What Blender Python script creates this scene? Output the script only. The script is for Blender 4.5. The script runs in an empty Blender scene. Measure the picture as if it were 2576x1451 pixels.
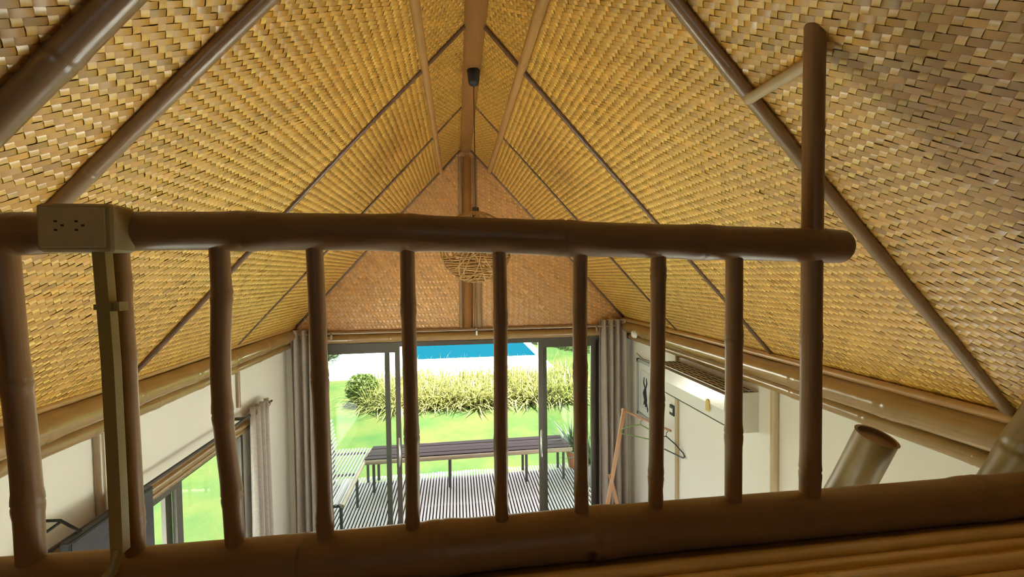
import bpy, math, random
import numpy as np
from mathutils import Vector, Matrix

random.seed(7)
rng = np.random.default_rng(11)
sc = bpy.context.scene
COL = sc.collection
CZ = 2.8                      # height of the camera above the ground floor

# ------------------------------------------------------------------ camera
cam_d = bpy.data.cameras.new('camera')
cam = bpy.data.objects.new('camera', cam_d)
COL.objects.link(cam)
cam_d.sensor_fit = 'HORIZONTAL'
cam_d.sensor_width = 36.0
cam_d.lens = 36.0 * 1079.95 / 2576.0
cam_d.clip_start = 0.02
cam_d.clip_end = 300
RT = Vector((0.9915817, -0.1289097, -0.0121636))
DN = Vector((-0.0161035, -0.0295646, -0.9994331))
FW = Vector((0.1284770, 0.9912155, -0.0313916))
m = Matrix.Identity(4)
for i in range(3):
    m[i][0], m[i][1], m[i][2] = RT[i], -DN[i], -FW[i]
m[2][3] = CZ
cam.matrix_world = m
sc.camera = cam

# ------------------------------------------------------------------ sky and sun
world = bpy.data.worlds.new('sky')
sc.world = world
world.use_nodes = True
bg = world.node_tree.nodes['Background']
bg.inputs[0].default_value = (0.90, 0.96, 1.0, 1)
bg.inputs[1].default_value = 3.2

sun_d = bpy.data.lights.new('sun', 'SUN')
sun_d.energy = 48.0
sun_d.angle = math.radians(1.0)
sun_d.color = (1.0, 0.94, 0.84)
sun = bpy.data.objects.new('sun', sun_d)
COL.objects.link(sun)
SUN_DIR = Vector((0.14, 0.10, 1.0)).normalized()      # towards the sun: almost overhead
sun.rotation_euler = SUN_DIR.to_track_quat('Z', 'Y').to_euler()
sun.location = (0, 6, 12)

vs = sc.view_settings
vs.view_transform = 'Standard'
vs.look = 'None'
vs.gamma = 1.0
vs.use_curve_mapping = False
vs.exposure = 0.27
sc.cycles.max_bounces = 12
sc.cycles.diffuse_bounces = 8
sc.cycles.glossy_bounces = 4
sc.cycles.transparent_max_bounces = 12
sc.cycles.sample_clamp_indirect = 12.0

# ------------------------------------------------------------------ helpers
def V(x, y, z):               # camera-relative height to world
    return Vector((x, y, z + CZ))

class MB:
    def __init__(s):
        s.v, s.f, s.uv, s.sm = [], [], [], []
    def add(s, verts, faces, uvs=None, smooth=False):
        o = len(s.v)
        s.v += [tuple(p) for p in verts]
        for k, f in enumerate(faces):
            s.f.append(tuple(o + i for i in f))
            s.uv.append(uvs[k] if uvs else [(0.0, 0.0)] * len(f))
            s.sm.append(smooth)
        return s
    def box(s, a, b, bev=0.0):
        x0, y0, z0 = (min(a[i], b[i]) for i in range(3))
        x1, y1, z1 = (max(a[i], b[i]) for i in range(3))
        if bev <= 0:
            vs_ = [(x0,y0,z0),(x1,y0,z0),(x1,y1,z0),(x0,y1,z0),(x0,y0,z1),(x1,y0,z1),(x1,y1,z1),(x0,y1,z1)]
            fs = [(3,2,1,0),(4,5,6,7),(0,1,5,4),(1,2,6,5),(2,3,7,6),(3,0,4,7)]
            uvs = []
            for f in fs:
                uvs.append([(vs_[i][0] + vs_[i][2] * .37, vs_[i][1] + vs_[i][2] * .61) for i in f])
            return s.add(vs_, fs, uvs)
        e = bev
        pts = []
        for z, ins in ((z0, e), (z0 + e, 0), (z1 - e, 0), (z1, e)):
            ring = [(x0+ins, y0+ins+e), (x0+ins+e, y0+ins), (x1-ins-e, y0+ins), (x1-ins, y0+ins+e),
                    (x1-ins, y1-ins-e), (x1-ins-e, y1-ins), (x0+ins+e, y1-ins), (x0+ins, y1-ins-e)]
            pts += [(px, py, z) for px, py in ring]
        fs = [tuple(range(7, -1, -1)), tuple(range(24, 32))]
        for k in range(3):
            for i in range(8):
                j = (i + 1) % 8
                fs.append((k*8+i, k*8+j, k*8+8+j, k*8+8+i))
        return s.add(pts, fs)
    def tube(s, path, radii, seg=14, cap=True, smooth=True, arc=None):
        path = [Vector(p) for p in path]
        n = len(path)
        if not hasattr(radii, '__len__'):
            radii = [radii] * n
        verts, rows, L = [], [], 0.0
        t0 = (path[1] - path[0]).normalized()
        ref = Vector((0, 0, 1)) if abs(t0.z) < .9 else Vector((1, 0, 0))
        u = t0.cross(ref).normalized()
        for k in range(n):
            t = (path[min(k+1, n-1)] - path[max(k-1, 0)]).normalized()
            u = (u - t * u.dot(t)).normalized()
            w = t.cross(u)
            if k: L += (path[k] - path[k-1]).length
            for i in range(seg):
                a = 2 * math.pi * i / seg
                verts.append(path[k] + (u * math.cos(a) + w * math.sin(a)) * radii[k])
            rows.append(L)
        fs, uvs = [], []
        for k in range(n - 1):
            for i in range(seg):
                j = (i + 1) % seg
                fs.append((k*seg+i, k*seg+j, (k+1)*seg+j, (k+1)*seg+i))
                uvs.append([(i/seg, rows[k]), ((i+1)/seg, rows[k]), ((i+1)/seg, rows[k+1]), (i/seg, rows[k+1])])
        s.add(verts, fs, uvs, smooth)
        if cap:
            s.add(verts[:seg], [tuple(range(seg-1, -1, -1))])
            s.add(verts[-seg:], [tuple(range(seg))])
        return s
    def lathe(s, prof, c=(0,0,0), seg=24, smooth=True):
        verts = []
        for r, z in prof:
            for i in range(seg):
                a = 2*math.pi*i/seg
                verts.append((c[0]+r*math.cos(a), c[1]+r*math.sin(a), c[2]+z))
        fs = []
        for k in range(len(prof)-1):
            for i in range(seg):
                j = (i+1) % seg
                fs.append((k*seg+i, k*seg+j, (k+1)*seg+j, (k+1)*seg+i))
        return s.add(verts, fs, None, smooth)
    def prism(s, poly, axis, a, b):
        """polygon in the two other axes, extruded along axis from a to b"""
        n = len(poly)
        def P(p, t):
            q = list(p); q.insert(axis, t); return q
        verts = [P(p, a) for p in poly] + [P(p, b) for p in poly]
        fs = [tuple(range(n)), tuple(range(2*n-1, n-1, -1))] + [(i, n+i, n+(i+1) % n, (i+1) % n) for i in range(n)]
        return s.add(verts, fs)
    def mesh(s, name, mat):
        me = bpy.data.meshes.new(name)
        me.from_pydata(s.v, [], s.f)
        uvl = me.uv_layers.new(name='UVMap')
        flat = [c for f in s.uv for p in f for c in p]
        uvl.data.foreach_set('uv', flat)
        me.polygons.foreach_set('use_smooth', s.sm)
        if mat: me.materials.append(mat)
        me.update()
        return me
    def build(s, name, mat, parent=None):
        o = bpy.data.objects.new(name, s.mesh(name, mat))
        COL.objects.link(o)
        if parent: attach(o, parent)
        return o

def attach(o, parent):
    o.parent = parent
    o.matrix_parent_inverse = Matrix.Translation(-parent.location)

def tag(o, label=None, cat=None, group=None, kind=None):
    if label: o['label'] = label
    if cat: o['category'] = cat
    if group: o['group'] = group
    if kind: o['kind'] = kind
    return o

def empty(name, loc, label=None, cat=None, group=None, kind=None):
    o = bpy.data.objects.new(name, None)
    o.empty_display_size = .05
    COL.objects.link(o)
    o.location = loc
    return tag(o, label, cat, group, kind)

def copy_obj(o, parent=None, loc=None):
    c = o.copy()
    COL.objects.link(c)
    if parent: c.parent = parent
    if loc is not None: c.location = loc
    return c

# ------------------------------------------------------------------ materials
def new_mat(name):
    mt = bpy.data.materials.new(name)
    mt.use_nodes = True
    nt = mt.node_tree
    b = nt.nodes['Principled BSDF']
    return mt, nt, b

def plain(name, col, rough=.6, metal=0.0, spec=.5, noise=0.0, scale=20.0, bump=0.0):
    mt, nt, b = new_mat(name)
    b.inputs['Base Color'].default_value = (*col, 1)
    b.inputs['Roughness'].default_value = rough
    b.inputs['Metallic'].default_value = metal
    b.inputs['Specular IOR Level'].default_value = spec
    if noise > 0 or bump > 0:
        tc = nt.nodes.new('ShaderNodeTexCoord')
        nz = nt.nodes.new('ShaderNodeTexNoise')
        nz.inputs['Scale'].default_value = scale
        nz.inputs['Detail'].default_value = 5
        nt.links.new(tc.outputs['Object'], nz.inputs['Vector'])
        if noise > 0:
            mx = nt.nodes.new('ShaderNodeMix'); mx.data_type = 'RGBA'
            mx.inputs[6].default_value = (*[c * (1 - noise) for c in col], 1)
            mx.inputs[7].default_value = (*[min(1, c * (1 + noise)) for c in col], 1)
            nt.links.new(nz.outputs['Fac'], mx.inputs[0])
            nt.links.new(mx.outputs[2], b.inputs['Base Color'])
        if bump > 0:
            bp = nt.nodes.new('ShaderNodeBump')
            bp.inputs['Strength'].default_value = bump
            bp.inputs['Distance'].default_value = .01
            nt.links.new(nz.outputs['Fac'], bp.inputs['Height'])
            nt.links.new(bp.outputs[0], b.inputs['Normal'])
    return mt

def bamboo_mat(name, c0, c1, rough=.32, spec=.9):
    """fibre streaks running along the culm (UV: x round the culm, y along it in metres), with darker stains"""
    mt, nt, b = new_mat(name)
    uv = nt.nodes.new('ShaderNodeUVMap'); uv.uv_map = 'UVMap'
    mp = nt.nodes.new('ShaderNodeMapping'); mp.inputs['Scale'].default_value = (22, 3.0, 1)
    nz = nt.nodes.new('ShaderNodeTexNoise'); nz.inputs['Scale'].default_value = 1.6; nz.inputs['Detail'].default_value = 6
    mp2 = nt.nodes.new('ShaderNodeMapping'); mp2.inputs['Scale'].default_value = (3.0, 5.0, 1)
    n2 = nt.nodes.new('ShaderNodeTexNoise'); n2.inputs['Scale'].default_value = 1.1; n2.inputs['Detail'].default_value = 3
    oi = nt.nodes.new('ShaderNodeObjectInfo')
    nt.links.new(uv.outputs[0], mp.inputs[0]); nt.links.new(mp.outputs[0], nz.inputs['Vector'])
    nt.links.new(uv.outputs[0], mp2.inputs[0]); nt.links.new(mp2.outputs[0], n2.inputs['Vector'])
    cb = nt.nodes.new('ShaderNodeCombineXYZ')
    nt.links.new(oi.outputs['Random'], cb.inputs[0]); nt.links.new(oi.outputs['Random'], cb.inputs[1])
    sc_ = nt.nodes.new('ShaderNodeVectorMath'); sc_.operation = 'SCALE'; sc_.inputs['Scale'].default_value = 17.0
    nt.links.new(cb.outputs[0], sc_.inputs[0])
    nt.links.new(sc_.outputs[0], mp.inputs['Location']); nt.links.new(sc_.outputs[0], mp2.inputs['Location'])
    mx = nt.nodes.new('ShaderNodeMix'); mx.data_type = 'RGBA'
    mx.inputs[6].default_value = (*c0, 1); mx.inputs[7].default_value = (*c1, 1)
    ad = nt.nodes.new('ShaderNodeMath'); ad.operation = 'MULTIPLY_ADD'
    ad.inputs[1].default_value = .5
    nt.links.new(nz.outputs['Fac'], ad.inputs[0])
    ml = nt.nodes.new('ShaderNodeMath'); ml.operation = 'MULTIPLY'; ml.inputs[1].default_value = .55
    nt.links.new(n2.outputs['Fac'], ml.inputs[0]); nt.links.new(ml.outputs[0], ad.inputs[2])
    nt.links.new(ad.outputs[0], mx.inputs[0])
    nt.links.new(mx.outputs[2], b.inputs['Base Color'])
    b.inputs['Roughness'].default_value = rough
    b.inputs['Specular IOR Level'].default_value = spec
    bp = nt.nodes.new('ShaderNodeBump'); bp.inputs['Strength'].default_value = .12; bp.inputs['Distance'].default_value = .003
    nt.links.new(nz.outputs['Fac'], bp.inputs['Height']); nt.links.new(bp.outputs[0], b.inputs['Normal'])
    return mt

M = {}
M['rail'] = bamboo_mat('bamboo_rail', (.17, .09, .04), (.32, .185, .08), .42, .35)
M['honey'] = bamboo_mat('bamboo_honey', (.17, .085, .024), (.44, .265, .09), .22)
M['rafter'] = bamboo_mat('bamboo_rafter', (.20, .115, .055), (.38, .25, .13), .30)
M['darkraf'] = bamboo_mat('bamboo_dark_strip', (.085, .035, .018), (.16, .08, .04), .4)
M['purlin'] = bamboo_mat('bamboo_purlin', (.30, .15, .042), (.50, .28, .09), .30)
M['ridge'] = bamboo_mat('ridge_wood', (.20, .085, .022), (.36, .17, .045), .36, .3)
M['pale'] = bamboo_mat('bamboo_pale', (.40, .30, .17), (.62, .48, .28), .4)
M['pole'] = bamboo_mat('bamboo_pole', (.15, .09, .024), (.30, .195, .055), .34, .6)
M['deckslat'] = bamboo_mat('deck_bamboo', (.55, .50, .49), (.85, .79, .78), .6, .2)
M['bench'] = bamboo_mat('bench_bamboo', (.24, .18, .12), (.46, .36, .25), .6, .2)
M['plank'] = bamboo_mat('weathered_plank', (.045, .028, .028), (.105, .072, .068), .7, .2)
M['wood'] = bamboo_mat('orange_wood', (.42, .18, .07), (.58, .28, .12), .45)
M['floorstrip'] = bamboo_mat('floor_bamboo', (.55, .33, .11), (.85, .57, .22), .22)
M['plaster'] = plain('white_plaster', (.84, .81, .74), .8, noise=.03, scale=3, bump=.05)
M['tile'] = plain('floor_tile', (.50, .47, .42), .4, noise=.05, scale=2)
M['curtain'] = plain('taupe_curtain', (.43, .375, .335), .9, noise=.25, scale=60, bump=.2)
M['alu'] = plain('bronze_aluminium', (.10, .085, .07), .4, metal=.3)
M['steel'] = plain('brushed_steel', (.7, .7, .68), .25, metal=1.0)
M['rodmetal'] = plain('rod_metal', (.45, .36, .28), .35, metal=.6)
M['ivory'] = plain('ivory_plastic', (.42, .33, .16), .5)
M['ivoryplate'] = plain('ivory_plate', (.50, .41, .22), .4)
M['black'] = plain('black_plastic', (.012, .013, .014), .45)
M['conduit'] = plain('yellowed_pvc', (.34, .27, .09), .35)
M['acwhite'] = plain('air_conditioner_white', (.80, .79, .74), .12)
M['acside'] = plain('air_conditioner_side', (.72, .69, .62), .45)
M['acdark'] = plain('air_conditioner_dark', (.045, .035, .03), .7)
M['white'] = plain('white_plastic', (.82, .82, .80), .35)
M['paper'] = plain('paper', (.74, .76, .75), .8)
M['greyframe'] = plain('grey_frame', (.42, .47, .47), .5)
M['ink'] = plain('ink', (.03, .03, .035), .8)
M['gold'] = plain('gold_label', (.62, .42, .08), .5)
M['hgreen'] = plain('green_hanger', (.20, .36, .10), .35)
M['hdark'] = plain('dark_hanger', (.035, .07, .06), .35)
M['pink'] = plain('magenta_plastic', (.5, .08, .25), .5)
M['terrace'] = plain('pale_terrace', (.80, .81, .79), .8, noise=.04, scale=4)
M['coping'] = plain('pool_coping', (.78, .77, .74), .7)
M['pooltile'] = plain('pool_tile', (.02, .30, .46), .3, noise=.15, scale=6)
M['blade'] = plain('strap_leaf', (.115, .122, .035), .45, noise=.35, scale=5)
M['leaf'] = plain('shrub_leaf', (.058, .09, .02), .5, noise=.35, scale=9)
M['hedge'] = plain('hedge_leaf', (.032, .054, .018), .55, noise=.4, scale=5)
M['potleaf'] = plain('pot_leaf', (.06, .12, .05), .4, noise=.3, scale=9)
def leaf_mat(name, c0, c1, scale):
    mt = bpy.data.materials.new(name); mt.use_nodes = True
    nt = mt.node_tree
    for n in list(nt.nodes): nt.nodes.remove(n)
    out = nt.nodes.new('ShaderNodeOutputMaterial')
    tc = nt.nodes.new('ShaderNodeTexCoord')
    nz = nt.nodes.new('ShaderNodeTexNoise'); nz.inputs['Scale'].default_value = scale; nz.inputs['Detail'].default_value = 2
    nt.links.new(tc.outputs['Object'], nz.inputs['Vector'])
    rp = nt.nodes.new('ShaderNodeValToRGB')
    rp.color_ramp.elements[0].position = .35; rp.color_ramp.elements[1].position = .65
    rp.color_ramp.elements[0].color = (*c0, 1); rp.color_ramp.elements[1].color = (*c1, 1)
    nt.links.new(nz.outputs['Fac'], rp.inputs[0])
    df = nt.nodes.new('ShaderNodeBsdfDiffuse'); tl = nt.nodes.new('ShaderNodeBsdfTranslucent')
    gl = nt.nodes.new('ShaderNodeBsdfGlossy'); gl.inputs['Roughness'].default_value = .45
    nt.links.new(rp.outputs[0], df.inputs[0]); nt.links.new(rp.outputs[0], tl.inputs[0])
    m1 = nt.nodes.new('ShaderNodeMixShader'); m1.inputs[0].default_value = .45
    m2 = nt.nodes.new('ShaderNodeMixShader'); m2.inputs[0].default_value = .03
    nt.links.new(df.outputs[0], m1.inputs[1]); nt.links.new(tl.outputs[0], m1.inputs[2])
    nt.links.new(m1.outputs[0], m2.inputs[1]); nt.links.new(gl.outputs[0], m2.inputs[2]); nt.links.new(m2.outputs[0], out.inputs[0])
    return mt
M['blade'] = leaf_mat('strap_leaf', (.115, .135, .025), (.25, .24, .085), 14)
M['leaf'] = leaf_mat('shrub_leaf', (.05, .085, .014), (.12, .155, .035), 9)
M['hedge'] = leaf_mat('hedge_leaf', (.02, .038, .010), (.055, .085, .025), 5)
M['potgrey'] = plain('grey_pot', (.20, .205, .21), .8, noise=.2, scale=25, bump=.3)
M['terra'] = plain('terracotta', (.42, .17, .06), .8, noise=.2, scale=30)
M['soil'] = plain('soil', (.04, .03, .02), .95)
M['rattan'] = bamboo_mat('rattan', (.30, .16, .055), (.58, .35, .13), .5, .3)
M['legdark'] = plain('dark_leg', (.06, .05, .045), .6)
M['thatch'] = plain('roof_board', (.30, .20, .08), .9)
M['screen'] = plain('screen_glass', (.03, .027, .025), .12)

def glass_mat(name, tint):
    mt = bpy.data.materials.new(name); mt.use_nodes = True
    nt = mt.node_tree
    for n in list(nt.nodes): nt.nodes.remove(n)
    out = nt.nodes.new('ShaderNodeOutputMaterial')
    tr = nt.nodes.new('ShaderNodeBsdfTransparent'); tr.inputs[0].default_value = (*tint, 1)
    gl = nt.nodes.new('ShaderNodeBsdfGlossy'); gl.inputs['Roughness'].default_value = .02
    lw = nt.nodes.new('ShaderNodeLayerWeight'); lw.inputs[0].default_value = .5
    pw = nt.nodes.new('ShaderNodeMath'); pw.operation = 'POWER'; pw.inputs[1].default_value = 5.0
    fr = nt.nodes.new('ShaderNodeMath'); fr.operation = 'MULTIPLY_ADD'; fr.inputs[1].default_value = .90; fr.inputs[2].default_value = .012
    nt.links.new(lw.outputs['Facing'], pw.inputs[0]); nt.links.new(pw.outputs[0], fr.inputs[0])
    mx = nt.nodes.new('ShaderNodeMixShader')
    nt.links.new(fr.outputs[0], mx.inputs[0]); nt.links.new(tr.outputs[0], mx.inputs[1]); nt.links.new(gl.outputs[0], mx.inputs[2])
    nt.links.new(mx.outputs[0], out.inputs[0])
    return mt
M['glass'] = glass_mat('clear_glass', (.93, .96, .94))

def water_mat():
    mt = bpy.data.materials.new('pool_water'); mt.use_nodes = True
    nt = mt.node_tree
    for n in list(nt.nodes): nt.nodes.remove(n)
    out = nt.nodes.new('ShaderNodeOutputMaterial')
    df = nt.nodes.new('ShaderNodeBsdfDiffuse'); df.inputs[0].default_value = (.0, .021, .034, 1)
    gl = nt.nodes.new('ShaderNodeBsdfGlossy'); gl.inputs['Roughness'].default_value = .1
    tc = nt.nodes.new('ShaderNodeTexCoord')
    wv = nt.nodes.new('ShaderNodeTexNoise'); wv.inputs['Scale'].default_value = 3
    bp = nt.nodes.new('ShaderNodeBump'); bp.inputs['Strength'].default_value = .5; bp.inputs['Distance'].default_value = .05
    nt.links.new(tc.outputs['Object'], wv.inputs['Vector']); nt.links.new(wv.outputs['Fac'], bp.inputs['Height'])
    nt.links.new(bp.outputs[0], gl.inputs['Normal'])
    mx = nt.nodes.new('ShaderNodeMixShader'); mx.inputs[0].default_value = .012
    nt.links.new(df.outputs[0], mx.inputs[1]); nt.links.new(gl.outputs[0], mx.inputs[2]); nt.links.new(mx.outputs[0], out.inputs[0])
    return mt
M['water'] = water_mat()

def lawn_mat():
    mt, nt, b = new_mat('lawn_grass')
    tc = nt.nodes.new('ShaderNodeTexCoord')
    n1 = nt.nodes.new('ShaderNodeTexNoise'); n1.inputs['Scale'].default_value = .9; n1.inputs['Detail'].default_value = 8; n1.inputs['Roughness'].default_value = .65
    rp = nt.nodes.new('ShaderNodeValToRGB')
    e = rp.color_ramp.elements
    e[0].position = .34; e[0].color = (.020, .046, .013, 1)
    e[1].position = .66; e[1].color = (.048, .056, .0165, 1)
    q = e.new(.5); q.color = (.034, .053, .0145, 1)
    nt.links.new(tc.outputs['Object'], n1.inputs['Vector']); nt.links.new(n1.outputs['Fac'], rp.inputs[0])
    nt.links.new(rp.outputs[0], b.inputs['Base Color'])
    b.inputs['Roughness'].default_value = .95; b.inputs['Specular IOR Level'].default_value = .05
    n2 = nt.nodes.new('ShaderNodeTexNoise'); n2.inputs['Scale'].default_value = 45; n2.inputs['Detail'].default_value = 4
    nt.links.new(tc.outputs['Object'], n2.inputs['Vector'])
    bp = nt.nodes.new('ShaderNodeBump'); bp.inputs['Strength'].default_value = .7; bp.inputs['Distance'].default_value = .02
    nt.links.new(n2.outputs['Fac'], bp.inputs['Height']); nt.links.new(bp.outputs[0], b.inputs['Normal'])
    return mt
M['lawn'] = lawn_mat()

def weave_mat(name, rough=.36):
    mt, nt, b = new_mat(name)
    at = nt.nodes.new('ShaderNodeAttribute'); at.attribute_name = 'strip_colour'
    uv = nt.nodes.new('ShaderNodeUVMap'); uv.uv_map = 'UVMap'
    mp = nt.nodes.new('ShaderNodeMapping'); mp.inputs['Scale'].default_value = (420, 16, 1)
    nz = nt.nodes.new('ShaderNodeTexNoise'); nz.inputs['Scale'].default_value = 1.0; nz.inputs['Detail'].default_value = 3
    nt.links.new(uv.outputs[0], mp.inputs[0]); nt.links.new(mp.outputs[0], nz.inputs['Vector'])
    mr = nt.nodes.new('ShaderNodeMapRange')
    mr.inputs['To Min'].default_value = .86; mr.inputs['To Max'].default_value = 1.12
    nt.links.new(nz.outputs['Fac'], mr.inputs['Value'])
    ml = nt.nodes.new('ShaderNodeVectorMath'); ml.operation = 'SCALE'
    nt.links.new(at.outputs['Color'], ml.inputs[0]); nt.links.new(mr.outputs[0], ml.inputs['Scale'])
    nt.links.new(ml.outputs[0], b.inputs['Base Color'])
    b.inputs['Roughness'].default_value = rough
    b.inputs['IOR'].default_value = 2.2          # thick glossy lacquer
    return mt
M['weave'] = weave_mat('woven_bamboo')

# ------------------------------------------------------------------ bamboo culms
def culm_profile(p0, p1, r0, r1=None, nodes=(), bend=0.0, wob=0.0, swell=.10, steps=None, seed=0):
    """path and radii of a bamboo culm with raised nodes at fractions of its length"""
    p0, p1 = Vector(p0), Vector(p1)
    r1 = r0 if r1 is None else r1
    L = (p1 - p0).length
    ts = set([0.0, 1.0])
    k = steps or 6
    for i in range(k + 1): ts.add(i / k)
    for n in nodes:
        for d in (-1.6, -.55, -.18, 0, .18, .55, 1.6):
            t = n + d * r0 / L
            if 0 < t < 1: ts.add(t)
    ts = sorted(ts)
    d = (p1 - p0).normalized()
    ref = Vector((0, 0, 1)) if abs(d.z) < .9 else Vector((1, 0, 0))
    u = d.cross(ref).normalized(); w = d.cross(u)
    rs = random.Random(seed)
    ph1, ph2 = rs.uniform(0, 6), rs.uniform(0, 6)
    path, rad = [], []
    for t in ts:
        off = u * (bend * math.sin(math.pi * t) + wob * math.sin(7 * t + ph1)) + w * wob * math.sin(5.3 * t + ph2)
        path.append(p0 + (p1 - p0) * t + off)
        r = r0 + (r1 - r0) * t
        for n in nodes:
            q = (t - n) * L / r0
            r += r0 * (swell * math.exp(-(q / .75) ** 2) - .09 * math.exp(-(q / .13) ** 2))
        rad.append(r)
    return path, rad

def culm(name, p0, p1, r0, mat, parent=None, r1=None, nodes=(), bend=0, wob=0, swell=.10, seg=16, seed=0, steps=None):
    pth, rd = culm_profile(p0, p1, r0, r1, nodes, bend, wob, swell, steps, seed)
    return MB().tube(pth, rd, seg).build(name, mat, parent)

# ------------------------------------------------------------------ woven mats
def weave(name, O, ex, ey, poly, pitch, along, cA, cB, parent, seed=0, nrm=None, var=.10, split=False):
    """twill mat of real strips laid at 45 degrees to the panel's axes.
    poly: corners in the (ex, ey) frame.  along: 0 ribs run along ex, 1 along ey."""
    rg = np.random.default_rng(seed)
    O = np.array(O, float); ex = np.array(ex, float); ey = np.array(ey, float)
    n = np.cross(ex, ey) if nrm is None else np.array(nrm, float)
    n = n / np.linalg.norm(n)
    s2 = math.sqrt(.5)
    P = np.array(poly, float)
    A = np.stack([(P[:, 0] + P[:, 1]) * s2, (P[:, 0] - P[:, 1]) * s2], 1)     # a, b coordinates
    j0, j1 = int(A[:, 0].min() / pitch) - 3, int(A[:, 0].max() / pitch) + 3
    i0, i1 = int(A[:, 1].min() / pitch) - 3, int(A[:, 1].max() / pitch) + 3
    I, J = np.meshgrid(np.arange(i0, i1), np.arange(j0, j1), indexing='ij')
    ph = ((I - J) if along == 0 else (I + J)) % 3
    def inside(a, b):
        x, y = (a + b) * s2, (a - b) * s2
        ok = np.ones(x.shape, bool)
        c = P.mean(0)
        for k in range(len(P)):
            q, r_ = P[k], P[(k + 1) % len(P)]
            e = r_ - q
            side = e[0] * (y - q[1]) - e[1] * (x - q[0])
            sc0 = e[0] * (c[1] - q[1]) - e[1] * (c[0] - q[0])
            ok &= (side * np.sign(sc0)) >= -pitch * .35 * np.linalg.norm(e)
        return ok
    H = .075 * pitch
    out_v, out_c, out_uv, out_id = [], [], [], []
    nA, nB = i1 - i0, j1 - j0
    stripA = 1 + var * rg.standard_normal(nA); stripB = 1 + var * rg.standard_normal(nB)
    hueA = rg.standard_normal(nA) * .05; hueB = rg.standard_normal(nB) * .05
    for kind in (0, 1):
        if kind == 0:
            sel = ph == 0
            a0 = J[sel] * pitch; ln = pitch; b0 = (I[sel] + .5) * pitch
            ca, cb = a0 + ln / 2, b0
            strip = I[sel] - i0; tone = stripA[strip]; hue = hueA[strip]; base = np.array(cA)
        else:
            sel = ph == 1 if along == 1 else ph == 1
            b0 = I[sel] * pitch; ln = 2 * pitch; a0 = (J[sel] + .5) * pitch
            ca, cb = a0, b0 + ln / 2
            strip = J[sel] - j0; tone = stripB[strip]; hue = hueB[strip]; base = np.array(cB)
        ok = inside(ca, cb)
        a0, b0, strip, tone, hue = a0[ok], b0[ok], strip[ok], tone[ok], hue[ok]
        N = len(a0)
        if N == 0: continue
        tt = np.array([-.14, .18, ln / pitch - .18, ln / pitch + .14]) * pitch
        hh = np.array([-1.0, .9, .9, -1.0]) * H
        hw = .475 * pitch
        jit = rg.standard_normal((N, 1)) * H * .35
        tilt = rg.standard_normal((N, 1)) * H * .30
        vv = np.zeros((N, 8, 3)); uvv = np.zeros((N, 8, 2))
        for k in range(4):
            for sd in (0, 1):
                off = (-hw if sd == 0 else hw)
                if kind == 0: aa, bb = a0 + tt[k], b0 + off
                else: aa, bb = a0 + off, b0 + tt[k]
                x, y = (aa + bb) * s2, (aa - bb) * s2
                h = hh[k] + jit[:, 0] + tilt[:, 0] * (1 if sd else -1)
                vv[:, k*2+sd, :] = O + x[:, None] * ex + y[:, None] * ey + h[:, None] * n
                uvv[:, k*2+sd, 0] = off + strip * .37
                uvv[:, k*2+sd, 1] = (aa if kind == 0 else bb)
        fl = 1 + .06 * rg.standard_normal(N)
        colr = np.clip(base[None, :] * (tone * fl)[:, None] * (1 + hue[:, None] * np.array([[0.4, 0.0, -1.6]])), .01, .92)
        out_v.append(vv.reshape(-1, 3)); out_c.append(np.repeat(colr, 8, 0)); out_uv.append(uvv.reshape(-1, 2)); out_id.append(strip * 2 + kind)
    v = np.concatenate(out_v); c = np.concatenate(out_c); uvv = np.concatenate(out_uv); ids = np.concatenate(out_id)
    if split:                                  # near the viewer every strip of the mat is a piece of its own
        panel = empty(name, Vector(O))
        attach(panel, parent)
        panel.location = (0, 0, 0)
        for sid in np.unique(ids):
            k = np.repeat(ids == sid, 8)
            o = bpy.data.objects.new('strip', strip_mesh('strip', v[k], c[k], uvv[k]))
            COL.objects.link(o)
            o.parent = panel
        return panel
    o = bpy.data.objects.new(name, strip_mesh(name, v, c, uvv))
    COL.objects.link(o)
    o['kind'] = 'stuff'
    attach(o, parent)
    return o

def strip_mesh(name, v, c, uvv):
    NF = len(v) // 8
    base = np.arange(NF)[:, None, None] * 8
    q = np.array([[0, 1, 3, 2], [2, 3, 5, 4], [4, 5, 7, 6]])[None]
    f = (base + q).reshape(-1, 4)
    me = bpy.data.meshes.new(name)
    me.vertices.add(len(v)); me.vertices.foreach_set('co', v.astype(np.float32).ravel())
    me.loops.add(f.size); me.loops.foreach_set('vertex_index', f.ravel().astype(np.int32))
    me.polygons.add(len(f))
    me.polygons.foreach_set('loop_start', np.arange(0, f.size, 4, dtype=np.int32))
    me.polygons.foreach_set('use_smooth', np.ones(len(f), bool))
    uvl = me.uv_layers.new(name='UVMap')
    uvl.data.foreach_set('uv', uvv[f.ravel()].astype(np.float32).ravel())
    at = me.color_attributes.new('strip_colour', 'FLOAT_COLOR', 'POINT')
    at.data.foreach_set('color', np.concatenate([c, np.ones((len(c), 1))], 1).astype(np.float32).ravel())
    me.materials.append(M['weave'])
    me.update(calc_edges=True); me.validate()
    return me

# ================================================================== THE HOUSE SHELL
D = 4.4                       # gable wall
XL, XR = -1.65, 1.85          # inner faces of the side walls
RX, RZ, SL = 0.1145, 1.328, 1.078     # ridge line of the mats and the slope
YB = -2.6                     # back of the house
R1, R2, R3, R4 = 3.283, 2.221, 1.160, 0.90   # rafters
def roof_z(x): return RZ - SL * abs(x - RX)

floor = tag(MB().box(V(XL-.1, YB-.1, -2.9), V(XR+.1, D+.02, -2.8)).build('floor', M['tile']), 'pale tiled ground floor of the room below the loft', kind='structure')

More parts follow.
